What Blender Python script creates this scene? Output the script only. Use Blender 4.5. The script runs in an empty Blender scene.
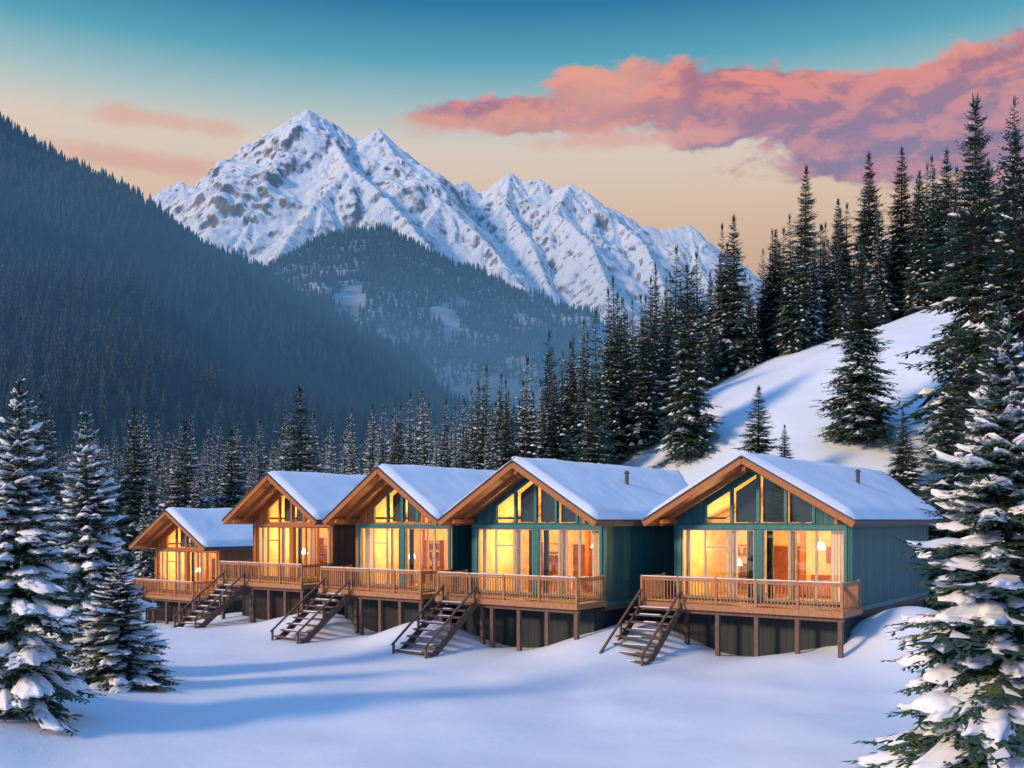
import bpy, math, numpy as np, random
from mathutils import Vector, Matrix
R=random.Random(7)
scene=bpy.context.scene
EYE=5.5; HOR=520.0; F=1000.0
# ------------------------------------------------------------------ noise
_rs=np.random.RandomState(3)
_P=_rs.permutation(512); _P=np.concatenate([_P,_P])
_G=_rs.uniform(-1,1,(512,2)); _G/=np.linalg.norm(_G,axis=1)[:,None]
def perlin(x,y):
    xi=np.floor(x).astype(int); yi=np.floor(y).astype(int)
    xf=x-xi; yf=y-yi
    def g(ix,iy,dx,dy):
        h=_P[(_P[ix&511]+iy)&511]
        return _G[h,0]*dx+_G[h,1]*dy
    u=xf*xf*xf*(xf*(xf*6-15)+10); v=yf*yf*yf*(yf*(yf*6-15)+10)
    a=g(xi,yi,xf,yf); b=g(xi+1,yi,xf-1,yf); c=g(xi,yi+1,xf,yf-1); d=g(xi+1,yi+1,xf-1,yf-1)
    return (a*(1-u)+b*u)*(1-v)+(c*(1-u)+d*u)*v
def fbm(x,y,o=5,gain=.5):
    s=0;a=1
    for i in range(o):
        s=s+a*perlin(x*2**i+17*i,y*2**i+5*i); a*=gain
    return s
def ridged(x,y,o=6,gain=.5):
    s=0;a=1;w=1
    for i in range(o):
        n=1-np.abs(perlin(x*2.03**i+31*i,y*2.03**i+11*i))*1.6
        n=n*n*w; w=np.clip(n*1.4,0,1); s=s+a*n; a*=gain
    return s
def sstep(a,b,x):
    t=np.clip((x-a)/(b-a),0,1); return t*t*(3-2*t)
# ------------------------------------------------------------------ materials
def new_mat(name):
    m=bpy.data.materials.new(name); m.use_nodes=True
    nt=m.node_tree; b=nt.nodes['Principled BSDF']; return m,nt,b
def ramp(nt,fac,stops):
    r=nt.nodes.new('ShaderNodeValToRGB'); e=r.color_ramp.elements
    while len(e)>1: e.remove(e[-1])
    e[0].position=stops[0][0]; e[0].color=(*stops[0][1],1)
    for p,c in stops[1:]:
        k=e.new(p); k.color=(*c,1)
    nt.links.new(fac,r.inputs[0]); return r.outputs[0]
def noise_n(nt,scale,detail=5,rough=.55,coord='Object',vscale=(1,1,1),dist=0):
    tc=nt.nodes.new('ShaderNodeTexCoord'); mp=nt.nodes.new('ShaderNodeMapping')
    mp.inputs['Scale'].default_value=vscale
    n=nt.nodes.new('ShaderNodeTexNoise'); n.inputs['Scale'].default_value=scale
    n.inputs['Detail'].default_value=detail; n.inputs['Roughness'].default_value=rough
    n.inputs['Distortion'].default_value=dist
    nt.links.new(tc.outputs[coord],mp.inputs[0]); nt.links.new(mp.outputs[0],n.inputs['Vector'])
    return n.outputs[0]
def bump(nt,b,h,strength,dist):
    k=nt.nodes.new('ShaderNodeBump'); k.inputs['Strength'].default_value=strength; k.inputs['Distance'].default_value=dist
    nt.links.new(h,k.inputs['Height']); nt.links.new(k.outputs[0],b.inputs['Normal']); return k
def math_n(nt,op,a,b=None,c=None,clamp=False):
    m=nt.nodes.new('ShaderNodeMath'); m.operation=op; m.use_clamp=clamp
    for i,v in enumerate((a,b,c)):
        if v is None: continue
        if isinstance(v,(int,float)): m.inputs[i].default_value=v
        else: nt.links.new(v,m.inputs[i])
    return m.outputs[0]
def mixc(nt,fac,a,b,mode='MIX'):
    m=nt.nodes.new('ShaderNodeMix'); m.data_type='RGBA'; m.blend_type=mode
    if isinstance(fac,(int,float)): m.inputs[0].default_value=fac
    else: nt.links.new(fac,m.inputs[0])
    for i,v in ((6,a),(7,b)):
        if isinstance(v,tuple): m.inputs[i].default_value=(*v,1)
        else: nt.links.new(v,m.inputs[i])
    return m.outputs[2]
def simple(name,c1,c2,scale=6,vs=(1,1,1),rough=.7,bs=.3,bd=.01,coord='Object',detail=4):
    m,nt,b=new_mat(name); n=noise_n(nt,scale,detail,.6,coord,vs)
    nt.links.new(ramp(nt,n,[(.3,c1),(.7,c2)]),b.inputs['Base Color']); b.inputs['Roughness'].default_value=rough
    if bs: bump(nt,b,n,bs,bd)
    return m
def snow_mat(name,sc=1.0):
    m,nt,b=new_mat(name)
    n1=noise_n(nt,.35*sc,4,.5); n2=noise_n(nt,5*sc,5,.7)
    nt.links.new(ramp(nt,n1,[(.3,(.74,.83,.94)),(.7,(.82,.88,.96))]),b.inputs['Base Color'])
    b.inputs['Roughness'].default_value=.6
    h=math_n(nt,'ADD',math_n(nt,'MULTIPLY',n1,1.0),math_n(nt,'MULTIPLY',n2,.14))
    bump(nt,b,h,.35,.22/sc)
    return m
M_SNOW=snow_mat('snow'); M_SNOWR=snow_mat('roof_snow',2.5)
M_SNOWT=simple('tree_snow',(.78,.83,.92),(.85,.88,.94),5,rough=.7,bs=0,detail=2)
def foliage_mat(name,c1,c2,c3):
    m,nt,b=new_mat(name); n=noise_n(nt,1.3,2)
    oi=nt.nodes.new('ShaderNodeObjectInfo')
    col=ramp(nt,n,[(.3,c1),(.52,c2),(.72,c3)])
    v=math_n(nt,'MULTIPLY_ADD',oi.outputs['Random'],.6,.7)
    hs=nt.nodes.new('ShaderNodeHueSaturation'); nt.links.new(col,hs.inputs['Color']); nt.links.new(v,hs.inputs['Value'])
    nt.links.new(hs.outputs[0],b.inputs['Base Color']); b.inputs['Roughness'].default_value=.8
    return m
M_FOL=foliage_mat('spruce_needles',(.012,.042,.050),(.032,.082,.062),(.090,.12,.038))
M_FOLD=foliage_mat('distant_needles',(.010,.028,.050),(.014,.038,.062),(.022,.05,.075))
M_BARK=simple('bark',(.06,.04,.03),(.14,.09,.06),8,(1,1,.2),.9,.6,.03)
def rock_snow(name,lo,hi,rock1,rock2):
    m,nt,b=new_mat(name)
    g=nt.nodes.new('ShaderNodeNewGeometry'); s=nt.nodes.new('ShaderNodeSeparateXYZ'); nt.links.new(g.outputs['Normal'],s.inputs[0])
    n=noise_n(nt,.0035,5,.6); n2=noise_n(nt,.022,7,.72,vscale=(1.6,1,.45))
    v=math_n(nt,'ADD',s.outputs[2],math_n(nt,'MULTIPLY_ADD',n,.35,-.175))
    v=math_n(nt,'ADD',v,math_n(nt,'MULTIPLY_ADD',n2,1.0,-.5))
    mr=nt.nodes.new('ShaderNodeMapRange'); mr.inputs[1].default_value=lo; mr.inputs[2].default_value=hi; nt.links.new(v,mr.inputs[0])
    rk=ramp(nt,n2,[(.3,rock1),(.6,rock2)])
    nt.links.new(mixc(nt,mr.outputs[0],rk,(.84,.90,.96)),b.inputs['Base Color'])
    b.inputs['Roughness'].default_value=.8
    bump(nt,b,n2,.45,12)
    return m
M_MTN=rock_snow('alpine_snow_rock',.44,.60,(.05,.08,.14),(.26,.19,.16))
def hill_mat(name,a,b2):
    m,nt,b=new_mat(name); n=noise_n(nt,.01,6)
    nt.links.new(ramp(nt,n,[(.35,a),(.7,b2)]),b.inputs['Base Color']); b.inputs['Roughness'].default_value=.9
    return m
M_HILL=hill_mat('forest_floor',(.012,.024,.042),(.025,.045,.068)); M_HILL2=hill_mat('forest_floor_snowy',(.02,.045,.07),(.5,.58,.68))
def siding(name,c1,c2,period=.2):
    m,nt,b=new_mat(name)
    tc=nt.nodes.new('ShaderNodeTexCoord'); s=nt.nodes.new('ShaderNodeSeparateXYZ'); nt.links.new(tc.outputs['Object'],s.inputs[0])
    xy=math_n(nt,'ADD',s.outputs[0],s.outputs[1])
    fr=math_n(nt,'FRACT',math_n(nt,'DIVIDE',xy,period))
    groove=math_n(nt,'GREATER_THAN',fr,.1)
    n=noise_n(nt,3,7,.65,vscale=(4,4,.35)); 
    wn=nt.nodes.new('ShaderNodeTexWhiteNoise'); wn.noise_dimensions='1D'
    nt.links.new(math_n(nt,'FLOOR',math_n(nt,'DIVIDE',xy,period)),wn.inputs['W'])
    col=ramp(nt,n,[(.3,c1),(.7,c2)])
    hs=nt.nodes.new('ShaderNodeHueSaturation'); nt.links.new(col,hs.inputs['Color'])
    nt.links.new(math_n(nt,'MULTIPLY_ADD',wn.outputs[0],.4,.8),hs.inputs['Value'])
    nt.links.new(mixc(nt,groove,tuple(.35*x for x in c1),hs.outputs[0]),b.inputs['Base Color'])
    b.inputs['Roughness'].default_value=.6
    bump(nt,b,math_n(nt,'ADD',groove,math_n(nt,'MULTIPLY',n,.3)),.6,.02)
    return m
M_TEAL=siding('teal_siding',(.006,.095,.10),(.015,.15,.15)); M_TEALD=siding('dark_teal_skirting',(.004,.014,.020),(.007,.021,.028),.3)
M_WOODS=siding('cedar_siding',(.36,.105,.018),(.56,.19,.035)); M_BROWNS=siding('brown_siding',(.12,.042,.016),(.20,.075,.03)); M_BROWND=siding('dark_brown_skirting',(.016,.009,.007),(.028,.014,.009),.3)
M_WOOD=simple('warm_timber',(.26,.085,.025),(.42,.16,.05),5,(3,3,1),.6)
M_DECK=simple('deck_timber',(.28,.12,.055),(.45,.22,.11),5,(3,3,1),.65)
M_GREYW=simple('weathered_timber',(.09,.055,.045),(.18,.11,.085),6,(3,3,.6),.8)
M_FRAME=simple('teal_trim',(.010,.13,.14),(.020,.18,.18),4,rough=.45,bs=.05)
M_WFRAME=simple('pale_window_frame',(.40,.34,.26),(.55,.47,.36),4,rough=.45,bs=.05)
M_DARK=simple('dark_roofing',(.03,.035,.045),(.06,.065,.08),9,rough=.6)
M_WALLIN=simple('plaster_interior',(.62,.40,.15),(.86,.66,.33),1.6,rough=.8,bs=.1)
M_FLOORIN=simple('interior_floor',(.35,.18,.08),(.5,.28,.13),4,(1,6,1),.4)
M_CURT=simple('curtain',(.75,.55,.36),(.95,.85,.66),5,(8,8,.3),.9,.6,.05)
M_CURTD=simple('dark_curtain',(.015,.04,.045),(.03,.07,.075),5,(8,8,.3),.9,.6,.05)
M_SOFA=simple('upholstery',(.20,.055,.018),(.36,.11,.035),12,rough=.9)
M_METAL=simple('dark_metal',(.05,.05,.06),(.09,.09,.1),8,rough=.4,bs=.1)
def glass():
    m=bpy.data.materials.new('window_glass'); m.use_nodes=True; nt=m.node_tree; nt.nodes.clear()
    o=nt.nodes.new('ShaderNodeOutputMaterial'); t=nt.nodes.new('ShaderNodeBsdfTransparent'); g=nt.nodes.new('ShaderNodeBsdfGlossy')
    g.inputs['Roughness'].default_value=.02; mx=nt.nodes.new('ShaderNodeMixShader'); mx.inputs[0].default_value=.08
    t.inputs[0].default_value=(.95,.96,.95,1)
    nt.links.new(t.outputs[0],mx.inputs[1]); nt.links.new(g.outputs[0],mx.inputs[2]); nt.links.new(mx.outputs[0],o.inputs[0]); return m
M_GLASS=glass()
def emis(name,c,s):
    m,nt,b=new_mat(name); n=noise_n(nt,4,2); nt.links.new(ramp(nt,n,[(0,c),(1,tuple(.9*x for x in c))]),b.inputs['Emission Color'])
    b.inputs['Base Color'].default_value=(*c,1); b.inputs['Emission Strength'].default_value=s; return m
M_LAMP=emis('lampshade_lit',(1,.75,.4),5)
# ------------------------------------------------------------------ mesh helpers
def link(o): scene.collection.objects.link(o); return o
def mesh_obj(name,V,Fc,mats,midx=None,smooth=False,parent=None,do_link=True):
    me=bpy.data.meshes.new(name); 
    me.from_pydata(np.asarray(V).tolist() if isinstance(V,np.ndarray) else V,[],Fc.tolist() if isinstance(Fc,np.ndarray) else Fc)
    for m in (mats if isinstance(mats,list) else [mats]): me.materials.append(m)
    if midx is not None: me.polygons.foreach_set('material_index',np.asarray(midx,dtype=np.int32))
    if smooth: me.polygons.foreach_set('use_smooth',np.ones(len(me.polygons),dtype=bool))
    me.update(); o=bpy.data.objects.new(name,me)
    if do_link: link(o)
    if parent: o.parent=parent
    return o
class MB:
    def __init__(s): s.v=[]; s.f=[]
    def box(s,x0,x1,y0,y1,z0,z1):
        n=len(s.v); s.v+=[(x0,y0,z0),(x1,y0,z0),(x1,y1,z0),(x0,y1,z0),(x0,y0,z1),(x1,y0,z1),(x1,y1,z1),(x0,y1,z1)]
        s.f+=[tuple(n+i for i in q) for q in ((0,3,2,1),(4,5,6,7),(0,1,5,4),(1,2,6,5),(2,3,7,6),(3,0,4,7))]
    def prism(s,poly,y0,y1):
        n=len(s.v); k=len(poly); s.v+=[(x,y0,z) for x,z in poly]+[(x,y1,z) for x,z in poly]
        s.f.append(tuple(n+i for i in range(k))); s.f.append(tuple(n+k+i for i in reversed(range(k))))
        for i in range(k):
            j=(i+1)%k; s.f.append((n+i,n+k+i,n+k+j,n+j))
    def beam(s,p,q,w,h):
        p=Vector(p);q=Vector(q);d=(q-p).normalized(); up=Vector((0,0,1))
        if abs(d.z)>.95: up=Vector((0,1,0))
        a=d.cross(up).normalized()*w/2; b=a.cross(d).normalized()*h/2
        n=len(s.v)
        for c in (p,q):
            for sx,sy in ((-1,-1),(1,-1),(1,1),(-1,1)): s.v.append(tuple(c+a*sx+b*sy))
        s.f+=[tuple(n+i for i in t) for t in ((0,3,2,1),(4,5,6,7),(0,1,5,4),(1,2,6,5),(2,3,7,6),(3,0,4,7))]
    def cyl(s,c,r0,r1,z0,z1,k=12):
        n=len(s.v)
        for r,z in ((r0,z0),(r1,z1)):
            for i in range(k): a=2*math.pi*i/k; s.v.append((c[0]+r*math.cos(a),c[1]+r*math.sin(a),z))
        for i in range(k): j=(i+1)%k; s.f.append((n+i,n+j,n+k+j,n+k+i))
        s.f.append(tuple(n+i for i in reversed(range(k)))); s.f.append(tuple(n+k+i for i in range(k)))
    def obj(s,name,mat,parent,bevel=0):
        o=mesh_obj(name,s.v,s.f,mat,parent=parent)
        if bevel:
            b=o.modifiers.new('bevel','BEVEL'); b.width=bevel; b.segments=2; b.limit_method='ANGLE'
        return o
# ------------------------------------------------------------------ terrain
hx=np.array([-60,-30,0,20,50,100,300]); hv=np.array([0,0,6,19.5,30.5,42,64])
def G(x,y):
    x=np.asarray(x,float); y=np.asarray(y,float)
    h=np.interp(x,hx,hv)
    z=h*sstep(50,114,y)*(1-.9*sstep(190,420,y))
    z=z+fbm(x/35+9,y/35,3)*2.2*sstep(60,100,y)*(1-sstep(160,200,y))
    z=z-1.8*sstep(-9,-21,x)*sstep(50,61,y)*(1-sstep(90,140,y))
    near=1-sstep(30,40,y)
    z=z+fbm(x/9,y/9,3)*(.14+.28*near)
    for cx,cy,hh,r in ((5.4,41.0,1.3,1.7),(14.9,38.0,1.75,2.0),(-3.4,43.2,1.05,1.5),(-9.4,49.2,.95,1.6),(-17,24,1.4,4.5),(12,19,.8,3.5),(-16,57.0,.9,2.2),(18.0,41.5,1.4,3.0),(10.2,36.6,.45,1.6),(2.6,39.2,.6,1.4),(-5,44.6,.45,1.4),(-11.5,51,.4,1.3)):
        z=z+hh*np.exp(-((x-cx)**2+(y-cy)**2)/(2*r*r)*1.0)
    return z
def g1(x,y): return float(G(np.array([x]),np.array([y]))[0])
def grid_mesh(name,xs,ys,zf,mat,smooth=True):
    X,Y=np.meshgrid(xs,ys); Z=zf(X,Y); V=np.stack([X.ravel(),Y.ravel(),Z.ravel()],1)
    nx=len(xs); ny=len(ys); i=np.arange(nx-1)[None,:]+nx*np.arange(ny-1)[:,None]; i=i.ravel()
    Fc=np.stack([i,i+1,i+nx+1,i+nx],1)
    return mesh_obj(name,V,Fc,mat,smooth=smooth)
def spread(lo,a,b,hi,fine,nout):
    l=a-np.geomspace(fine*2,a-lo,nout)[::-1]; r=b+np.geomspace(fine*2,hi-b,nout)
    return np.concatenate([l,np.arange(a,b+fine/2,fine),r])
grid_mesh('snow_ground',spread(-9000,-42,70,9000,.4,45),spread(-300,6,130,12000,.4,45),G,M_SNOW)

def seg_field(X,Y,lines,k,warp=0,wscale=1):
    if warp:
        wx=fbm(X/wscale,Y/wscale,4)*warp; wy=fbm(X/wscale+40,Y/wscale+13,4)*warp
    else: wx=wy=0
    best=np.full(X.shape,-1e9); dist=np.full(X.shape,1e9); S=np.zeros(X.shape); DD=np.zeros(X.shape); s0=0
    for ln in lines:
        pts=[((p-512)/F*y,y,EYE+(HOR-q)/F*y) for p,q,y in ln]
        for (ax,ay,az),(bx,by,bz) in zip(pts[:-1],pts[1:]):
            dx,dy=bx-ax,by-ay; L=dx*dx+dy*dy
            t=np.clip(((X-ax)*dx+(Y-ay)*dy)/L,0,1)
            d0=np.hypot(X-ax-t*dx,Y-ay-t*dy)
            att=np.clip(d0/300.,0,1) if warp else 0
            t=np.clip(((X+wx*att-ax)*dx+(Y+wy*att-ay)*dy)/L,0,1)
            ex=X+wx*att-ax-t*dx; ey=Y+wy*att-ay-t*dy
            d=np.hypot(ex,ey)
            h=az+t*(bz-az)-k*d
            m=h>best
            ang=np.where((t<=0)|(t>=1),np.arctan2(ey,ex)*90,0)
            S=np.where(m,s0+t*math.sqrt(L)+ang,S); DD=np.where(m,d,DD)
            best=np.where(m,h,best); dist=np.minimum(dist,d0); s0+=math.sqrt(L)
        s0+=777
    return best,dist,S,DD
mt=[[(60,290,4500),(130,218,4300),(150,201,4200),(166,188,4180),(182,183,4200),(200,193,4180),(215,190,4150),(232,178,4120),(245,171,4100),(262,152,4080),(280,137,4050),(292,120,4020),(308,110,4000),(320,117,4020),(338,127,4040),(350,138,4050),(366,140,4050),(378,129,4050),(388,146,4070),(398,151,4100),(420,174,4150),(440,190,4200),(452,201,4220),(463,181,4250),(472,196,4280),(490,190,4290),(510,173,4300),(525,182,4280),(540,180,4250),(555,190,4200),(570,185,4150),(585,192,4120),(600,206,4100),(620,214,4100),(640,226,4100),(665,231,4120),(690,226,4150),(706,244,4200),(730,268,4300),(800,320,4400),(900,400,4400)],
 [(308,110,4000),(296,150,3800),(262,190,3500),(245,235,3250),(215,290,2950)],
 [(320,117,4020),(338,148,3800),(350,168,3600),(318,200,3350),(290,236,3100),(265,280,2800)],
 [(350,168,3600),(388,200,3400),(425,242,3150),(470,310,2800)],
 [(378,129,4050),(404,172,3800),(442,202,3600),(484,240,3400),(525,290,3100)],
 [(442,202,3600),(425,225,3400),(420,250,3200)],
 [(463,181,4250),(468,215,4000),(500,255,3700)],
 [(510,173,4300),(505,205,4000),(530,240,3700),(550,290,3300)],
 [(570,185,4150),(556,212,3900),(590,242,3600),(610,290,3200)],
 [(600,206,4100),(645,245,3800),(665,290,3400)],
 [(215,190,4150),(205,225,3850),(190,270,3450)],
 [(166,188,4180),(150,235,3850),(120,290,3500)],
 [(690,226,4150),(700,270,3850),(730,320,3500)],
 [(262,152,4080),(232,198,3800),(210,240,3500)]]
def mtn(X,Y):
    b,d,S,D=seg_field(X,Y,mt,.95,90,420)
    sw=S+fbm(X/120,Y/120,3)*50
    rib=1-np.abs(perlin(sw/95.,D/900.+S*0))*2; rib2=1-np.abs(perlin(sw/34.+50,D/300.))*2
    z=b+(rib-.6)*40*np.clip(D/150,0,1)+(rib2-.6)*10*np.clip(D/60,0.12,1)
    a=np.clip(D/160.,.0,1)
    z=z+(ridged(X/320+5,Y/320,4)-1.0)*20*a+(ridged(X/70,Y/70,4)-.9)*4*(.4+a)
    z=z+(1-np.abs(perlin(S/38.,S*0+3.3))*3)*10*np.clip(1-D/80,0,1)
    return np.maximum(z,-30)
grid_mesh('snowy_mountain',np.linspace(-2300,2000,720),np.concatenate([np.linspace(2500,4400,400),np.linspace(4420,5200,30)]),mtn,M_MTN)
hl=[[(-500,-60,760),(-150,40,780),(-40,103,800),(0,133,800),(60,165,810),(120,208,820),(200,272,840),(250,318,850),(300,368,860),(360,415,880),(420,450,900),(520,500,900)]]
def hillL(X,Y):
    b,d,_,_=seg_field(X,Y,hl,.62); a=np.clip(d/80,0,1)
    return np.maximum(b+fbm(X/110,Y/110,4)*30*a+fbm(X/30,Y/30,3)*4,-20)
hc=[[(150,380,1600),(230,312,1560),(262,292,1550),(300,262,1530),(345,236,1510),(380,229,1500),(430,254,1500),(480,284,1520),(530,312,1540),(575,338,1550),(640,375,1560),(760,440,1600)],
    [(380,229,1500),(400,300,1300),(430,380,1100)]]
def hillC(X,Y):
    b,d,_,_=seg_field(X,Y,hc,.55); a=np.clip(d/120,0,1)
    return np.maximum(b+fbm(X/160,Y/160,4)*45*a+fbm(X/40,Y/40,3)*5,-20)
grid_mesh('forested_hill',np.linspace(-1000,150,200),np.linspace(280,1250,170),hillL,M_HILL)
grid_mesh('forested_hill.001',np.linspace(-900,700,200),np.linspace(850,2100,160),hillC,M_HILL2)
# ------------------------------------------------------------------ trees
def kite(P,D,S,Ln,W,V,Fc,M,mi):
    n=len(V); 
    V.append(P); V.append(P+D*Ln*.45+S*W-np.array((0,0,W*.35))); V.append(P+D*Ln); V.append(P+D*Ln*.45-S*W-np.array((0,0,W*.35)))
    Fc.append((n,n+1,n+2)); Fc.append((n,n+2,n+3)); M.extend((mi,mi))
UP=np.array((0,0,1.))
import bmesh
def ico(sub):
    bm=bmesh.new(); bmesh.ops.create_icosphere(bm,subdivisions=sub,radius=1)
    v=np.array([x.co[:] for x in bm.verts]); f=[[y.index for y in x.verts] for x in bm.faces]; bm.free(); return v,f
ICV,ICF=ico(3)
def tree_mesh(name,seed,H=10.,R0=1.9,whorls=36,nb=8,tw=4,sub=0,snow=.3,pads=False,taper=.9,full=1.0,dust=0.,reps=1):
    r=np.random.RandomState(seed); V=[];Fc=[];M=[]
    k=8
    for i in range(6):
        t=i/5; rad=.018*H*(1-t)+.006
        for j in range(k):
            a=2*math.pi*j/k; V.append(np.array((rad*math.cos(a),rad*math.sin(a),t*H*.97-.03*H)))
    for i in range(5):
        for j in range(k):
            Fc.append((i*k+j,i*k+(j+1)%k,(i+1)*k+(j+1)%k,(i+1)*k+j)); M.append(1)
    side=r.uniform(.8,1.15,12)
    for w in range(whorls):
        t=(w+r.uniform(-.3,.3))/whorls; t=min(max(t,0),1); t2=.05+.95*t**.93
        z=H*t2*.985
        rr=R0*((1-t)**taper)*(.55+.45*min(1,(t+.06)*7))+.04*H*.25
        n=max(4,int(round(nb*(.55+.45*(1-t)))))
        off=r.uniform(0,6.28); wr=r.uniform(.82,1.12)
        for b in range(n):
            a=off+6.2832*b/n+r.uniform(-.3,.3)
            L=rr*wr*r.uniform(.68,1.15)*side[int((a%6.2832)/6.2832*12)%12]
            if r.rand()<.06: L*=.45
            O=np.array((math.cos(a),math.sin(a),0.)); T=np.array((-O[1],O[0],0.))
            ang=.75*t**1.5-.22+r.uniform(-.12,.12); dr=.32*(1-t*.6)
            z0=z+r.uniform(-.5,.5)*H/whorls*.8
            def ax(s): return O*L*s+np.array((0,0,z0+L*(math.tan(ang)*s-dr*s*s+.14*s**4)))
            if sub:
                p0,p1=ax(0),ax(.85); n0=len(V); wv=.012*H*.15
                V.extend([p0+T*wv,p0-T*wv,p0+UP*wv,p1]); Fc.extend([(n0,n0+3,n0+2),(n0+1,n0+2,n0+3),(n0,n0+1,n0+3)]); M.extend([1,1,1])
            for i in range(tw+1):
                s=.18+.8*i/tw
                P=ax(s); Dx=ax(min(s+.05,1.05))-P; Dx/=np.linalg.norm(Dx)+1e-9
                tl=L*(.46*(1-.55*s)+.10)*full
                if i==tw: dirs=[(Dx,T,1.)]
                else: dirs=[(Dx*.62+T*.75-UP*.12,None,1.),(Dx*.62-T*.75-UP*.12,None,1.)]
                if not sub and i<tw and s>.4: dirs.append((Dx-UP*.25,T,.8))
                for D,S,q in dirs:
                    D=D+r.uniform(-.16,.16,3); D/=np.linalg.norm(D)
                    S=np.cross(D,UP); S/=np.linalg.norm(S)+1e-9
                    ll=tl*q*r.uniform(.75,1.2)
                    if dust and r.rand()<dust and s>.3:
                        kite(P+UP*(.02+ll*.05),D,S,ll*r.uniform(.5,.95),ll*r.uniform(.12,.24),V,Fc,M,2)
                    if not sub:
                        kite(P,D,S,ll,ll*r.uniform(.24,.34),V,Fc,M,0)
                    else:
                        ns=sub
                        kite(P,D,S,ll,ll*.10,V,Fc,M,0)
                        for q2 in range(ns):
                            ss=(q2+.3)/ns; PP=P+D*ll*ss
                            for sg in (1,-1):
                                D2=D*.7+S*sg*.75+r.uniform(-.25,.25,3)-UP*.12; D2/=np.linalg.norm(D2)
                                S2=np.cross(D2,UP); S2/=np.linalg.norm(S2)+1e-9
                                l2=(ll*.42*(1-.5*ss)+.03)
                                kite(PP,D2,S2,l2,l2*.2,V,Fc,M,0)
            if r.rand()<snow and L>.12:
                if pads:
                    kpad=r.randint(1,4) if L>.5 else 1
                    for _ in range(kpad):
                        s=r.uniform(.5,.92); ln=L*r.uniform(.20,.36)+.02; wd=(L**.8)*r.uniform(.09,.18)+.015; th=wd*r.uniform(.40,.62)
                        q=ICV; ph=r.uniform(0,9,3); so=r.uniform(-.24,.24)*L*(1-s*.6)
                        lum=1+.26*np.sin(q[:,[1,2,0]]*4.1+ph)+.16*np.sin(q[:,[2,0,1]]*9+ph*2)+.08*np.sin(q*17+ph)
                        q=q*lum
                        ss=np.clip(s+q[:,0]*ln/L,0.02,1.14)
                        base=O[None,:]*(L*ss)[:,None]; base[:,2]+=z0+L*(math.tan(ang)*ss-dr*ss*ss+.14*ss**4)
                        wloc=wd*(1.15-.35*q[:,0])
                        pts=base+T[None,:]*(q[:,1]*wloc+so)[:,None]
                        pts[:,2]+=np.where(q[:,2]>0,q[:,2]*th,q[:,2]*th*.4)+th*.35-(q[:,1]**2)*wd*.30-abs(so)*.18
                        n0=len(V); V.extend(list(pts)); Fc.extend([tuple(n0+x for x in f) for f in ICF]); M.extend([2]*len(ICF))
                else:
                    for rep in range(2 if sub else reps):
                        s0=r.uniform(.25,.7); P=ax(s0)+UP*.012*H*.3; Q=ax(min(1.,s0+r.uniform(.2,.45)))+UP*.05; Dv=Q-P; wv=L*r.uniform(.06,.17)
                        if sub or rep: so2=T*r.uniform(-.25,.25)*L*(1-s0*.5); P=P+so2; Q=Q+so2*1.1
                        n0=len(V); mid=(P+Q)/2
                        V.extend([P,mid+T*wv-UP*wv*.4,Q,mid-T*wv-UP*wv*.4,mid+UP*wv*.45]); 
                        Fc.extend([(n0,n0+1,n0+4),(n0+1,n0+2,n0+4),(n0+2,n0+3,n0+4),(n0+3,n0,n0+4)]); M.extend([2]*4)
    for a in range(4):
        O=np.array((math.cos(a*1.57),math.sin(a*1.57),0)); T=np.array((-O[1],O[0],0))
        kite(np.array((0,0,H*.93)),UP+O*.12,O,H*.07,.012*H*.5,V,Fc,M,0)
    me=bpy.data.meshes.new(name); me.from_pydata([tuple(x) for x in V],[],Fc)
    for m in (M_FOL,M_BARK,M_SNOWT): me.materials.append(m)
    me.polygons.foreach_set('material_index',np.array(M,dtype=np.int32))
    sm=(np.array(M)==2) if pads else np.zeros(len(M),bool)
    me.polygons.foreach_set('use_smooth',sm)
    me.update(); return me
HERO=[tree_mesh('hero_spruce_a',11,R0=2.2,whorls=36,nb=10,tw=7,sub=4,snow=.92,pads=True,dust=.24),
      tree_mesh('hero_spruce_b',12,R0=2.7,whorls=34,nb=11,tw=8,sub=4,snow=.97,pads=True,taper=.85,dust=.27)]
BIG=[tree_mesh('big_spruce_%d'%i,30+i,R0=1.75+.15*i,whorls=46,nb=10,tw=5,sub=2,snow=.42,full=1.1,dust=.12) for i in range(3)]
MID=[tree_mesh('mid_spruce_%d'%i,50+i,R0=1.45+.12*(i%3),whorls=34,nb=9,tw=3,snow=(.40,.48,.35,.95,.95)[i],reps=(1,1,1,2,3)[i],dust=(.05,.05,.05,.3,.4)[i]) for i in range(5)]
def low_tree(seed):
    r=np.random.RandomState(seed); V=[];Fc=[];M=[]
    T=8;k=7
    for i in range(T):
        t=i/T; z0=10*(.04+.9*t); z1=z0+10*.24*(1-.4*t); rad=1.9*(1-t)**.85+.15
        n=len(V); V.append((0,0,z1)); off=r.uniform(0,6)
        for j in range(2*k):
            a=off+math.pi*j/k; q=rad*(r.uniform(.85,1.15) if j%2==0 else r.uniform(.45,.62)); V.append((q*math.cos(a),q*math.sin(a),z0-(.35 if j%2==0 else -.15)))
        for j in range(2*k):
            Fc.append((n,n+1+j,n+1+(j+1)%(2*k))); M.append(0)
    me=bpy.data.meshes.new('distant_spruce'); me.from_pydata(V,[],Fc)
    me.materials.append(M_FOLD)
    me.update(); return me
def make_coll(name,meshes):
    c=bpy.data.collections.new(name)
    for i,m in enumerate(meshes): c.objects.link(bpy.data.objects.new('%s_src_%d'%(name,i),m))
    return c
C_LOW=make_coll('low_trees',[low_tree(i) for i in range(4)])
C_FROST=make_coll('frost_trees',MID[3:]); C_GREEN=make_coll('green_trees',MID[:4])
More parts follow.
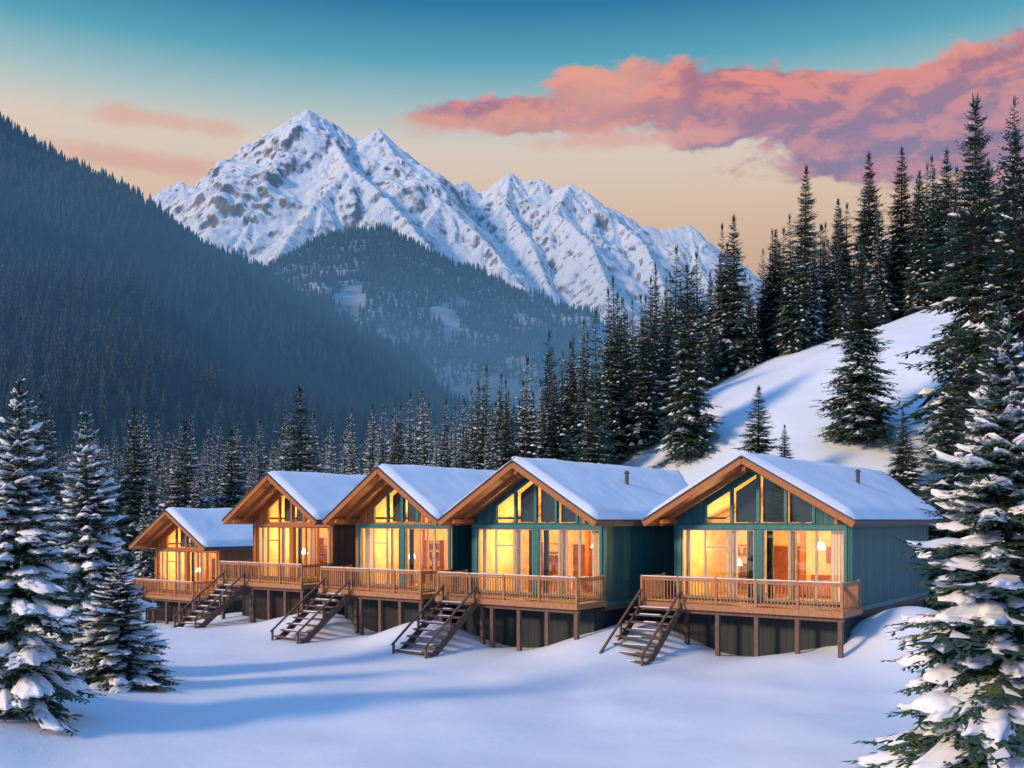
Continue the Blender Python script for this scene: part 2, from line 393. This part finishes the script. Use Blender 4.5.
def scatter(name,P,sc,coll,wid=None):
    n=len(P); me=bpy.data.meshes.new(name); me.from_pydata(np.asarray(P).tolist(),[],[])
    rs=np.random.RandomState(n)
    wid=np.ones(n) if wid is None else wid
    a=me.attributes.new('rot','FLOAT_VECTOR','POINT'); rr=np.zeros((n,3)); rr[:,2]=rs.uniform(0,6.28,n); rr[:,:2]=rs.normal(0,.025,(n,2)); a.data.foreach_set('vector',rr.ravel())
    a=me.attributes.new('scl','FLOAT_VECTOR','POINT'); ss=np.stack([sc*wid,sc*wid,sc],1); a.data.foreach_set('vector',ss.ravel())
    a=me.attributes.new('idx','INT','POINT'); a.data.foreach_set('value',rs.randint(0,50,n).astype(np.int32))
    o=link(bpy.data.objects.new(name,me)); g=bpy.data.node_groups.new(name+'_gn','GeometryNodeTree')
    g.interface.new_socket(name='Geometry',in_out='INPUT',socket_type='NodeSocketGeometry'); g.interface.new_socket(name='Geometry',in_out='OUTPUT',socket_type='NodeSocketGeometry')
    gi=g.nodes.new('NodeGroupInput'); go=g.nodes.new('NodeGroupOutput'); ip=g.nodes.new('GeometryNodeInstanceOnPoints'); ci=g.nodes.new('GeometryNodeCollectionInfo')
    ci.inputs['Collection'].default_value=coll; ci.inputs['Separate Children'].default_value=True; ci.inputs['Reset Children'].default_value=True
    def na(nm,t):
        k=g.nodes.new('GeometryNodeInputNamedAttribute'); k.data_type=t; k.inputs['Name'].default_value=nm; return [x for x in k.outputs if x.enabled][0]
    L=g.links; L.new(gi.outputs[0],ip.inputs['Points']); L.new(ci.outputs[0],ip.inputs['Instance']); ip.inputs['Pick Instance'].default_value=True
    L.new(na('idx','INT'),ip.inputs['Instance Index']); L.new(na('rot','FLOAT_VECTOR'),ip.inputs['Rotation']); L.new(na('scl','FLOAT_VECTOR'),ip.inputs['Scale'])
    L.new(ip.outputs[0],go.inputs[0]); md=o.modifiers.new('scatter','NODES'); md.node_group=g
    return o
rs=np.random.RandomState(5)
def jgrid(x0,x1,y0,y1,st):
    X,Y=np.meshgrid(np.arange(x0,x1,st),np.arange(y0,y1,st)); X=X.ravel()+rs.uniform(-.5,.5,X.size)*st*1.1; Y=Y.ravel()+rs.uniform(-.5,.5,Y.size)*st*1.1; return X,Y
X,Y=jgrid(-620,130,290,960,5.2); Z=hillL(X,Y); px=512+X/Y*F
k=(Z>-5)&(px>-60)&(px<560)&(rs.rand(X.size)<.95)
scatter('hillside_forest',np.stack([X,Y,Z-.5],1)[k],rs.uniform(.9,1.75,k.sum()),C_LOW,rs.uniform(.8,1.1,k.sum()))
X,Y=jgrid(-700,420,980,1680,7.2); Z=hillC(X,Y); px=512+X/Y*F; py=HOR-(Z-EYE)/Y*F
patch=fbm(X/45+3,Y/110,3)
k=(Z>-5)&(px>180)&(px<760)&~((patch>.20)&(py>270)&(py<345))
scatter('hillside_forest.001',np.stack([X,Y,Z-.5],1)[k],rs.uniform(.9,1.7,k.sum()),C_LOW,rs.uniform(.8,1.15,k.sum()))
X,Y=jgrid(-115,12,92,230,4.8); px=512+X/Y*F
k=(px>-60)&(px<505)&(rs.rand(X.size)<.88)
X=X[k];Y=Y[k]; h=(rs.uniform(1.05,1.95,X.size)+.3*perlin(X/14,Y/14))*(.78+.62*sstep(95,200,Y))
scatter('valley_forest',np.stack([X,Y,G(X,Y)-.3],1),h,C_FROST,rs.uniform(.65,.9,X.size))
X,Y=jgrid(-12,130,84,185,3.7); px=512+X/Y*F
edge=np.interp(px,[440,560,640,690,720,760,860,960,1060],[90,86,92,106,112,114,116,113,108])
k=(Y>edge)&(px>455)&(px<1110)&(rs.rand(X.size)<.8)
X=X[k];Y=Y[k];px=px[k]
h=np.interp(px,[450,560,650,700,760,900,1060],[1.3,1.6,1.75,1.8,1.6,1.75,1.95])*rs.uniform(.6,1.18,X.size)
scatter('hilltop_forest',np.stack([X,Y,G(X,Y)-.3],1),h,C_GREEN,rs.uniform(.75,1.0,X.size))
def tree(px,top,Y,meshes,wf=1.0,i=None):
    x=(px-512)/F*Y; z=g1(x,Y)-.15; H=EYE+(HOR-top)/F*Y-z; s=H/10.
    me=meshes[(R.randrange(len(meshes))) if i is None else i]
    o=link(bpy.data.objects.new('spruce_tree',me)); o.location=(x,Y,z); o.scale=(s*wf,s*wf,s); o.rotation_euler=(R.uniform(-.02,.02),R.uniform(-.02,.02),R.uniform(0,6.28))
tree(14,372,24.5,HERO,.95,0); tree(90,408,34,HERO,.9,0); tree(120,556,30.5,HERO,1.35,1)
tree(1012,318,19.0,HERO,1.0,1); 
for a in [(975,88,78,BIG,.85),(1022,128,72,BIG,.85),(857,243,84,BIG,1.0),(690,262,90,BIG,.9),(758,384,76,BIG,1.3),(903,410,74,BIG,1.2),(785,424,77,BIG,1.2),
          (955,322,52,BIG,1.0),(735,213,119,BIG,.8),(804,165,121,BIG,.8),(870,150,123,BIG,.8),(900,146,126,BIG,.8),(945,145,121,BIG,.8),(921,168,124,BIG,.8),(775,228,124,BIG,.8),(841,196,126,BIG,.8),
          (645,318,97,BIG,.9),(590,392,86,BIG,1.0),(555,372,96,BIG,.9),(615,345,100,BIG,.9),(301,382,84,BIG,1.1),(398,420,86,BIG,1.1),(505,400,92,BIG,1.0),(1000,300,60,BIG,1.0),(668,300,100,BIG,.9),(712,270,121,BIG,.85),
          (45,388,100,BIG,.9),(185,418,92,BIG,1.0),(135,402,104,BIG,.9),(230,425,96,BIG,1.0)]:
    tree(*a[:4],a[4])
# ------------------------------------------------------------------ cabins
def cabin(apx,Yd,th,ws,L,RE,base,style,stair_u,lampE):
    th=math.radians(th); v=Vector((math.sin(th),math.cos(th),0))
    OH=1.6; rc=Vector(((apx-512)/F*Yd,Yd,base)); org=rc+v*OH
    E=link(bpy.data.objects.new('wooden_cabin',None)); E.location=org; E.rotation_euler=(0,0,-th); E.empty_display_size=1
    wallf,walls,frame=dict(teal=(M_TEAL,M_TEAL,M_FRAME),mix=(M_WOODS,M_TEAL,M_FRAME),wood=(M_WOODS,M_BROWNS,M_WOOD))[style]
    fz=2.25; hw=4.25*ws; wh=3.65*ws; ez=5.5; 
    def rz(x): return ez+2.45*(1-abs(x)/hw)
    un=.24
    def ru(x): return rz(x)-un-.01
    T=.16; D=L-.5
    b=MB(); f0=fz-.25; hd=fz+2.9; hd2=hd+.24
    gl=-3.35*ws; gr=3.4*ws; c0=-.16*ws; c1=.2*ws
    b.box(-wh,gl,0,T,f0,hd2); b.box(gr,wh,0,T,f0,hd2); b.box(gl,gr,0,T,f0,fz+.02)
    b.box(gl,gr,0,T,hd,hd2)
    gw=2.25*ws
    for s in (-1,1):
        p=[(s*gw,hd2),(s*wh,hd2),(s*wh,ru(wh)),(s*gw,ru(gw))]; b.prism(p if s>0 else p[::-1],0,T)
        p=[(0,ru(0)-.28),(s*gw,ru(gw)-.28),(s*gw,ru(gw)),(0,ru(0))]; b.prism(p if s>0 else p[::-1],0,T)
    b.obj('facade_wall',wallf,E)
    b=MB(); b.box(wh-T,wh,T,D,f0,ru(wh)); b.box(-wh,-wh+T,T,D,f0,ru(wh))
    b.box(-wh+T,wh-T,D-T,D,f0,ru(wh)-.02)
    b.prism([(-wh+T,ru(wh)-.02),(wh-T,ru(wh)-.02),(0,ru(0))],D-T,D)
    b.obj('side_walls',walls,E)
    b=MB(); b.box(wh+.003,wh+.03,-.02,.12,f0,ru(wh)); b.box(wh+.003,wh+.03,D-.12,D+.02,f0,ru(wh)); b.box(wh+.003,wh+.04,.12,D-.12,f0-.02,f0+.16); b.box(-wh-.03,-wh-.003,-.02,.12,f0,ru(wh))
    b.obj('corner_trim',frame,E)
    b=MB(); b.box(-wh+.1,wh+.02,-.85,-.02,-2.0,fz-.32); b.box(-wh+.3,wh-.12,.0,D-.2,-2.0,f0-.21); b.obj('skirting_wall',M_TEALD if style!='wood' else M_BROWND,E)
    b=MB(); b.box(-wh,wh,.02,D,f0-.2,f0-.004); b.obj('floor_beam',M_GREYW,E)
    b=MB(); panes=[gl,gl+(c0-gl)/3,gl+2*(c0-gl)/3,c0,c1,c1+(gr-c1)/3,c1+2*(gr-c1)/3,gr]
    b.box(c0,c1,-.03,T+.02,fz+.02,hd)
    b.box(gl-.13,gr+.13,-.06,-.004,hd-.02,hd+.15); b.box(gl-.13,gl-.01,-.05,-.004,f0,hd-.02); b.box(gr+.01,gr+.13,-.05,-.004,f0,hd-.02)
    for s in (-1,1):
        b.beam((0,-.03,ru(0)-.30),(s*gw,-.03,ru(gw)-.30),.05,.09)
        b.box(s*gw-.06,s*gw+.06,-.055,-.004,hd2-.01,ru(gw)-.30)
    b.box(-.07,.07,-.03,.1,hd2,ru(0)-.30)
    for s in (-1,1): b.box(s*gw*.5-.06,s*gw*.5+.06,-.03,.1,hd2,ru(gw*.5)-.30)
    b.obj('trim_boards',frame,E)
    b=MB()
    for i in (0,1,2,4,5,6):
        a,c=panes[i],panes[i+1]
        w=.055
        b.box(a+.003,a+w,.03,.1,fz+.04,hd-.003); b.box(c-w,c-.003,.03,.1,fz+.04,hd-.003); b.box(a+w,c-w,.032,.098,hd-.08,hd-.003); b.box(a+w,c-w,.032,.098,fz+.04,fz+.14)
        if i in (0,6): b.box(a+w,c-w,.034,.096,fz+.85,fz+.91)
        if i in (1,): b.box(a+w,c-w,.034,.096,fz+2.1,fz+2.16)
    b.obj('window_frames',M_WFRAME if style!='wood' else M_WOOD,E)
    b=MB()
    for i in (0,1,2,4,5,6):
        a,c=panes[i],panes[i+1]; b.v+=[(a+.04,.065,fz+.1),(c-.04,.065,fz+.1),(c-.04,.065,hd-.05),(a+.04,.065,hd-.05)]; n=len(b.v)-4; b.f.append((n,n+1,n+2,n+3))
    for x0,x1 in ((-gw,-gw/2),(-gw/2,0),(0,gw/2),(gw/2,gw)):
        n=len(b.v); b.v+=[(x0,.06,hd2),(x1,.06,hd2),(x1,.06,ru(x1)-.28),(x0,.06,ru(x0)-.28)]; b.f.append((n,n+1,n+2,n+3))
    b.obj('window_glass',M_GLASS,E)
    b=MB(); RD=4.6
    b.box(-wh+T+.02,wh-T-.02,RD,RD+.1,fz,ru(wh)-.05); b.prism([(-wh+T+.02,ru(wh)-.05),(wh-T-.02,ru(wh)-.05),(0,ru(0)-.1)],RD,RD+.1)
    for s in (-1,1): 
        x=s*(wh-T-.02); b.box(min(x,x-s*.04),max(x,x-s*.04),T+.01,RD,fz+.02,ru(wh)-.06)
        b.beam((s*(wh-T-.1),T+.02+ (RD-T)/2,ru(wh-T-.1)-.1),(s*.05,T+.02+(RD-T)/2,ru(.05)-.1),RD-T-.1,.04)
    b.obj('interior_walls',M_WALLIN,E)
    b=MB(); b.box(-wh+T+.02,wh-T-.02,T+.01,RD,fz-.1,fz+.02); b.obj('interior_floor',M_FLOORIN,E)
    b=MB();
    def curtain(bb,x0,x1,z0,z1,y=.32):
        n=len(bb.v); k=14
        for i in range(k+1):
            x=x0+(x1-x0)*i/k; yy=y+.05*math.sin(i*1.9); bb.v+=[(x,yy,z0),(x,yy,z1)]
        for i in range(k): bb.f.append((n+2*i,n+2*i+2,n+2*i+3,n+2*i+1))
    rv=R.uniform(-.12,.12)
    curtain(b,gl+.05,gl+.36+rv,fz+.08,hd); curtain(b,c0-1.2*ws+rv,c0-.85*ws,fz+.08,hd); curtain(b,c1+1.0+rv,c1+1.25,fz+.08,hd); curtain(b,gr-.5+rv,gr-.05,fz+.08,hd)
    b.obj('curtains',M_CURT,E)
    b=MB(); curtain(b,c0-.42*ws,c0-.05,fz+.08,hd,.28); curtain(b,c1+.04,c1+.3,fz+.08,hd,.28)
    b.prism([(.08,hd2+.02),(gw*.5-.06,hd2+.02),(gw*.5-.06,ru(gw*.5)-.4),(.08,ru(.08)-.4)],.3,.33)
    b.prism([(-gw*.5+.06,hd2+.02),(-.08,hd2+.02),(-.08,ru(.08)-.4),(-gw*.5+.06,ru(gw*.5)-.4)],.3,.33)
    if style=='teal': b.prism([(gw*.5+.06,hd2+.02),(gw-.03,hd2+.02),(gw-.03,ru(gw)-.35),(gw*.5+.06,ru(gw*.5)-.4)],.3,.33)
    b.obj('dark_blinds',M_CURTD,E)
    b=MB(); b.box(.9*ws,2.7*ws,2.9,3.6,fz+.1,fz+.5); b.box(.9*ws,2.7*ws,3.45,3.7,fz+.5,fz+.95); b.box(.75*ws,.95*ws,2.9,3.7,fz+.1,fz+.68); b.box(2.65*ws,2.85*ws,2.9,3.7,fz+.1,fz+.68); b.obj('sofa',M_SOFA,E,.04)
    b=MB(); 
    for zz in (.35,.8,1.25,1.7,2.1): b.box(-2.8*ws,-1.7*ws,4.25,4.55,fz+zz,fz+zz+.04)
    b.box(-2.86*ws,-2.8*ws,4.25,4.55,fz,fz+2.2); b.box(-1.7*ws,-1.64*ws,4.25,4.55,fz,fz+2.2)
    for i in range(16): 
        zq=fz+R.choice((.39,.84,1.29,1.74)); b.box(-2.75*ws+i*.06,-2.75*ws+i*.06+.045,4.3,4.5,zq,zq+.28)
    b.box(-.9*ws,.0,1.9,2.7,fz+.7,fz+.75)
    for xx in (-.85*ws,-.1): 
        for yy in (1.95,2.6): b.box(xx,xx+.06,yy,yy+.06,fz+.02,fz+.7)
    b.box(1.2*ws,2.1*ws,4.54,4.58,fz+1.4,fz+2.1); b.box(-1.1*ws,.2,4.5,4.58,fz+.02,fz+2.1); b.box(2.4*ws,3.0*ws,4.4,4.58,fz+.02,fz+2.3)
    b.box(-1.5*ws,-1.3*ws,2.6,2.8,fz+.02,ru(1.5*ws)-.2); b.box(.6*ws,.8*ws,3.0,3.2,fz+.02,ru(.8*ws)-.2); b.box(-wh+.3,wh-.3,2.6,2.75,hd+.0,hd+.2)
    b.obj('interior_furniture',M_SOFA,E)
    b=MB(); b.cyl((1.75*ws,2.2),.22,.12,fz+2.05,fz+2.35); b.cyl((-1.9*ws,2.4),.2,.11,fz+1.3,fz+1.6); b.obj('lampshades',M_LAMP,E)
    b=MB(); b.cyl((1.75*ws,2.2),.012,.012,fz+2.36,fz+4.0,6); b.cyl((-1.9*ws,2.4),.02,.02,fz+.02,fz+1.29,6); b.obj('lamp_stems',M_METAL,E)
    for x,y,z,e in ((1.5*ws,1.8,fz+2.3,1),(-1.6*ws,1.8,fz+2.2,1)):
        li=bpy.data.lights.new('interior_lamp','POINT'); li.energy=lampE*e; li.color=(1,.64,.25); li.shadow_soft_size=.2
        lo=link(bpy.data.objects.new('interior_lamp',li)); lo.location=(x,y,z); lo.parent=E
    def slab(name,t0,t1,mat,ex=0):
        V=[];Fc=[]
        for s in (-1,1):
            n=len(V)
            for (x,y) in ((0,-OH-ex),(s*(hw+ex),-OH-ex),(s*(hw+ex),L+ex),(0,L+RE+ex)):
                zz=ez+2.45*(1-abs(x)/hw)
                V+=[(x,y,zz+t0),(x,y,zz+t1)]
            for q in ((0,2,4,6),(7,5,3,1),(0,1,3,2),(2,3,5,4),(4,5,7,6)): Fc.append(tuple(n+i for i in q))
        return mesh_obj(name,V,Fc,mat,parent=E)
    slab('roof_deck',-un+.02,-.0,M_DARK)
    slab('soffit',-un-.03,-un+.015,M_WOOD,-.05)
    b=MB()
    for s in (-1,1):
        b.beam((0,-OH-.03,rz(0)-.14),(s*(hw+.03),-OH-.03,rz(hw+.03)-.14),.07,.25)
    b.obj('barge_boards',M_WOOD,E)
    b=MB()
    for s in (-1,1):
        b.beam((0,-OH-.055,rz(0)+.012),(s*(hw+.06),-OH-.055,rz(hw+.06)+.012),.12,.05)
        b.box(s*(hw+.02)-.03,s*(hw+.02)+.03,-OH,L,ez-.2,ez-.02)
    b.obj('roof_edge_flashing',M_DARK,E)
    b=MB()
    for y in (-.8,):
        for s in (-1,1): b.beam((0,y,ru(0)-.12),(s*(hw-.3),y,ru(hw-.3)-.12),.1,.16)
    for x in (0,-wh+.1,wh-.1):
        b.box(x-.07,x+.07,-OH+.15,-.065,ru(abs(x))-.3,ru(abs(x))-.12)
    b.obj('rafters',M_WOOD,E)
    nx,ny=41,50; V=[]
    for j in range(ny):
        for i in range(nx):
            a=(i/(nx-1))*2-1
            x=a*(hw+.02); y1=L+RE*(1-abs(a)); y=-OH-.02+(y1+OH+.02)*(j/(ny-1))
            ed=min((1-abs(a))*hw,(y+OH+.05),(y1-y)+.02); tt=.26*math.sqrt(min(1,max(0,ed)/.28))+.03
            ridge=-.10*max(0,1-abs(x)/.5)
            z=rz(x)+tt+ridge+.09*float(perlin(np.array([x*.5+apx]),np.array([y*.4]))[0])+.03*float(perlin(np.array([x*2+apx]),np.array([y*2.]))[0])
            if i in (0,nx-1) or j in (0,ny-1): z=rz(x)+.035
            V.append((x,y,z))
    Fc=[(j*nx+i,j*nx+i+1,(j+1)*nx+i+1,(j+1)*nx+i) for j in range(ny-1) for i in range(nx-1)]
    mesh_obj('roof_snow',V,Fc,M_SNOWR,smooth=True,parent=E)
    b=MB(); b.cyl((hw*.45,L*.55),.09,.09,rz(hw*.45)-.1,rz(hw*.45)+.75); b.cyl((hw*.45,L*.55),.15,.04,rz(hw*.45)+.76,rz(hw*.45)+.9); b.obj('flue_pipe',M_METAL,E)
    dl=-4.15*ws; dr=4.05*ws; df=-2.15; dz=fz-.04
    if apx<700: dl=-3.95*ws; dr=3.72*ws
    b=MB(); y=df
    while y<-.08:
        b.box(dl,dr,y,min(y+.135,-.07),dz-.04,dz); y+=.145
    b.obj('deck_boards',M_DECK,E)
    b=MB(); b.box(dl-.03,dr+.03,df-.05,df-.004,dz-.22,dz+.005); b.box(dl-.05,dl-.004,df-.002,-.02,dz-.22,dz+.005); b.box(dr+.004,dr+.05,df-.002,-.02,dz-.22,dz+.005)
    x=dl+.5
    while x<dr: b.box(x,x+.06,df,-.06,dz-.20,dz-.045); x+=.6
    b.obj('deck_rim',M_DECK,E)
    su0=max(stair_u*ws,dl+.1); su1=su0+1.75
    b=MB()
    def rail(p,q):
        p=Vector(p);q=Vector(q); n=max(1,int((q-p).length/.13)); 
        b.beam(p+Vector((0,0,1.0)),q+Vector((0,0,1.0)),.11,.05); b.beam(p+Vector((0,0,.92)),q+Vector((0,0,.92)),.04,.07); b.beam(p+Vector((0,0,.1)),q+Vector((0,0,.1)),.04,.06)
        for i in range(1,n):
            c=p.lerp(q,i/n); b.box(c.x-.018,c.x+.018,c.y-.018,c.y+.018,c.z+.13,c.z+.885)
    def post(x,y): b.box(x-.05,x+.05,y-.05,y+.05,dz+.006,dz+1.06)
    yy=df+.07
    segs=[(dl+.06,dr-.06)]
    for a,c in segs:
        n=max(1,round((c-a)/1.7))
        for i in range(n):
            p=a+(c-a)*i/n; q=a+(c-a)*(i+1)/n
            rail((p+.05,yy,dz),(q-.05,yy,dz)); post(p,yy)
        post(c,yy)
    for xx in (dl+.06,dr-.06): rail((xx,yy+.05,dz),(xx,-.1,dz)); post(xx,-.12)
    b.obj('railing',M_DECK,E)
    b=MB()
    for a,c in segs: b.box(a-.04,c+.04,yy-.05,yy+.05,dz+1.027,dz+1.062)
    b.obj('railing_snow',M_SNOWR,E,.015)
    b=MB(); n=6
    for i in range(n):
        x=dl+.15+(dr-dl-.3)*i/(n-1); 
        if su0-.1<x<su1+.1: x=su1+.15
        b.box(x-.08,x+.08,df+.12,df+.28,-2.2,dz-.385)
    b.box(dl+.02,dr-.02,df+.13,df+.27,dz-.38,dz-.23)
    b.obj('support_posts',M_GREYW,E)
    run=3.3; nst=9; rise=dz+.1; b=MB()
    for xx in (su0,su1):
        b.beam((xx,df-.06,dz-.22),(xx,df-.06-run,dz-.22-rise),.07,.28)
    for i in range(nst):
        t=(i+.7)/nst; b.box(su0-.1,su1+.1,df-.06-run*t-.18,df-.06-run*t+.14,dz-rise*t-.06,dz-rise*t)
    for xx in (su0,su1):
        for t in (.03,.5,.95): b.box(xx-.04,xx+.04,df-.06-run*t-.04,df-.06-run*t+.04,dz-rise*t-.1,dz-rise*t+.5)
        b.beam((xx,df-.06,dz+.5),(xx,df-.06-run*.98,dz-rise*.98+.5),.08,.07)
    b.obj('staircase',M_GREYW,E)
    b=MB()
    for i in range(nst):
        t=(i+.7)/nst; a=R.uniform(.1,.75); b.box(su0+a,su1-R.uniform(.1,.75),df-.06-run*t-.16,df-.06-run*t+.02,dz-rise*t+.002,dz-rise*t+.035)
    b.obj('stair_snow',M_SNOWR,E,.015)
    return E
cabin(742,38.5,36,1.0,12.0,5.0,0,'teal',-4.1,300)
cabin(513,41.5,37,.95,8.3,5.0,0,'teal',-3.4,300)
cabin(378,46.5,38,.87,8.5,4.0,0,'mix',-3.4,280)
cabin(268,53,37,.88,8.5,3.5,0,'wood',-3.2,280)
cabin(166,68,36,.98,8.5,2.5,-1.8,'wood',-3.4,280)
# ------------------------------------------------------------------ haze (emission/absorption, homogeneous)
def haze(name,x0,x1,y0,y1,z0,z1,sig,rad):
    b=MB(); b.box(x0,x1,y0,y1,z0,z1); m=bpy.data.materials.new(name); m.use_nodes=True; nt=m.node_tree; nt.nodes.clear()
    o=nt.nodes.new('ShaderNodeOutputMaterial'); a=nt.nodes.new('ShaderNodeVolumeAbsorption'); a.inputs['Color'].default_value=(0,0,0,1); a.inputs['Density'].default_value=sig
    e=nt.nodes.new('ShaderNodeEmission'); e.inputs[0].default_value=(*rad,1); e.inputs[1].default_value=sig
    s=nt.nodes.new('ShaderNodeAddShader'); nt.links.new(a.outputs[0],s.inputs[0]); nt.links.new(e.outputs[0],s.inputs[1]); nt.links.new(s.outputs[0],o.inputs['Volume'])
    return mesh_obj(name,b.v,b.f,m)
haze('haze',-7000,7000,240,7000,-60,190,1/800,(.085,.205,.37))
# ------------------------------------------------------------------ world
w=bpy.data.worlds.new('World'); scene.world=w; w.use_nodes=True; nt=w.node_tree; nt.nodes.clear()
out=nt.nodes.new('ShaderNodeOutputWorld')
SD=Vector((-.82,-.57,0)).normalized(); ELV=math.radians(22)
sky=nt.nodes.new('ShaderNodeTexSky'); sky.sky_type='NISHITA'; sky.sun_disc=False; sky.sun_elevation=ELV; sky.sun_rotation=math.atan2(SD.x,SD.y)
bg1=nt.nodes.new('ShaderNodeBackground'); nt.links.new(sky.outputs[0],bg1.inputs[0]); bg1.inputs[1].default_value=.01
tc=nt.nodes.new('ShaderNodeTexCoord'); sp=nt.nodes.new('ShaderNodeSeparateXYZ'); nt.links.new(tc.outputs['Generated'],sp.inputs[0])
mn=lambda *a,**k: math_n(nt,*a,**k)
az=mn('ARCTAN2',sp.outputs[0],sp.outputs[1]); el=mn('ARCSINE',sp.outputs[2])
fac=mn('DIVIDE',mn('ADD',el,.1),1.6,clamp=True)
st=lambda e:(e+.1)/1.6
skyc=ramp(nt,fac,[(0,(.60,.48,.44)),(st(.10),(1.0,.52,.24)),(st(.25),(1.0,.56,.23)),(st(.305),(1.0,.66,.37)),(st(.355),(.90,.72,.54)),(st(.39),(.45,.60,.57)),(st(.43),(.09,.38,.48)),(st(.475),(.009,.17,.34)),(st(.62),(.05,.28,.68)),(1,(.15,.46,1.15))])  # last stops: zenith above the frame brightened blue to add fill
def sm(v,a,b):
    m=nt.nodes.new('ShaderNodeMapRange'); m.interpolation_type='SMOOTHSTEP'; m.inputs[1].default_value=a; m.inputs[2].default_value=b; nt.links.new(v,m.inputs[0]); return m.outputs[0]
# unseen sky behind the camera is turned blue, added as cool fill light
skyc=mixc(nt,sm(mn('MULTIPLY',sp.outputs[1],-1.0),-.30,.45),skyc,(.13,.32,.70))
cv=nt.nodes.new('ShaderNodeCombineXYZ'); nt.links.new(az,cv.inputs[0]); nt.links.new(mn('MULTIPLY',el,2.0),cv.inputs[1])
def cn(scale,off,detail=6,rough=.6):
    mp=nt.nodes.new('ShaderNodeMapping'); mp.inputs['Location'].default_value=off; nt.links.new(cv.outputs[0],mp.inputs[0])
    n=nt.nodes.new('ShaderNodeTexNoise'); n.inputs['Scale'].default_value=scale; n.inputs['Detail'].default_value=detail; n.inputs['Roughness'].default_value=rough; n.inputs['Distortion'].default_value=.3
    nt.links.new(mp.outputs[0],n.inputs['Vector']); return n.outputs[0]
n0=cn(14,(0,0,0)); n1=cn(14,(-.006,.022,0)); nb=cn(5,(3,0,0),2)
def ell(lst):
    f=None
    for px,py,rx,ry in lst:
        a=math.atan((px-512)/F); e=math.atan((HOR-py)/F*math.cos(a)); ra=rx/F*math.cos(a)**2; re=ry/F*math.cos(a)*math.cos(e)**2
        dx=mn('DIVIDE',mn('SUBTRACT',az,a),ra); dy=mn('DIVIDE',mn('SUBTRACT',el,e),re)
        d=mn('SUBTRACT',1.0,mn('SQRT',mn('ADD',mn('MULTIPLY',dx,dx),mn('MULTIPLY',dy,dy))))
        f=d if f is None else mn('MAXIMUM',f,d)
    return f
main=ell([(635,98,110,38),(550,114,150,22),(740,108,140,48),(850,112,140,50),(940,106,120,56),(1005,90,110,64),(930,142,190,44),(1070,110,150,95)])
wisp=ell([(165,122,110,16),(150,162,120,17),(480,124,120,16),(640,140,160,14),(-150,120,160,40)])
nn=mn('MULTIPLY',mn('SUBTRACT',n0,.5),1.9)
dm=sm(mn('ADD',main,nn),-.04,.26); dw=mn('MULTIPLY',sm(mn('ADD',wisp,nn),.0,.7),.6)
lit=sm(mn('SUBTRACT',n0,n1),-.08,.10)
low=sm(el,.34,.42)
warm=mixc(nt,low,(.66,.25,.27),(.93,.25,.14)); shade=mixc(nt,low,(.30,.16,.28),(.50,.14,.17))
cc=mixc(nt,lit,shade,warm); cc=mixc(nt,mn('MULTIPLY',sm(nb,.5,.7),.7),cc,(.97,.40,.24))
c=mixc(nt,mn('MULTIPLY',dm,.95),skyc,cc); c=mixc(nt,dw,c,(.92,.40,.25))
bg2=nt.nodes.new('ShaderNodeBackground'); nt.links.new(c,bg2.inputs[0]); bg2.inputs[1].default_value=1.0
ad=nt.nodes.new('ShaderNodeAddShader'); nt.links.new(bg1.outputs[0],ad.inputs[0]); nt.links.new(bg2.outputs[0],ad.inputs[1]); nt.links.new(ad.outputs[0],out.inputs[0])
# sun
sd=Vector((SD.x*math.cos(ELV),SD.y*math.cos(ELV),math.sin(ELV)))
sl=bpy.data.lights.new('sun','SUN'); sl.energy=3.4; sl.angle=math.radians(9); sl.color=(1,.70,.43)
so=link(bpy.data.objects.new('sun',sl)); so.rotation_euler=sd.to_track_quat('Z','Y').to_euler(); so.location=(-60,-40,60)
# camera
cam=bpy.data.cameras.new('camera'); cam.sensor_width=36; cam.lens=36*F/1024; cam.shift_y=(HOR-384)/1024; cam.clip_end=20000; cam.clip_start=.5
co=link(bpy.data.objects.new('camera',cam)); co.location=(0,0,EYE); co.rotation_euler=(math.pi/2,0,0); scene.camera=co
scene.view_settings.view_transform='Standard'; scene.view_settings.look='None'; scene.view_settings.exposure=0
print('objs',len(bpy.data.objects))
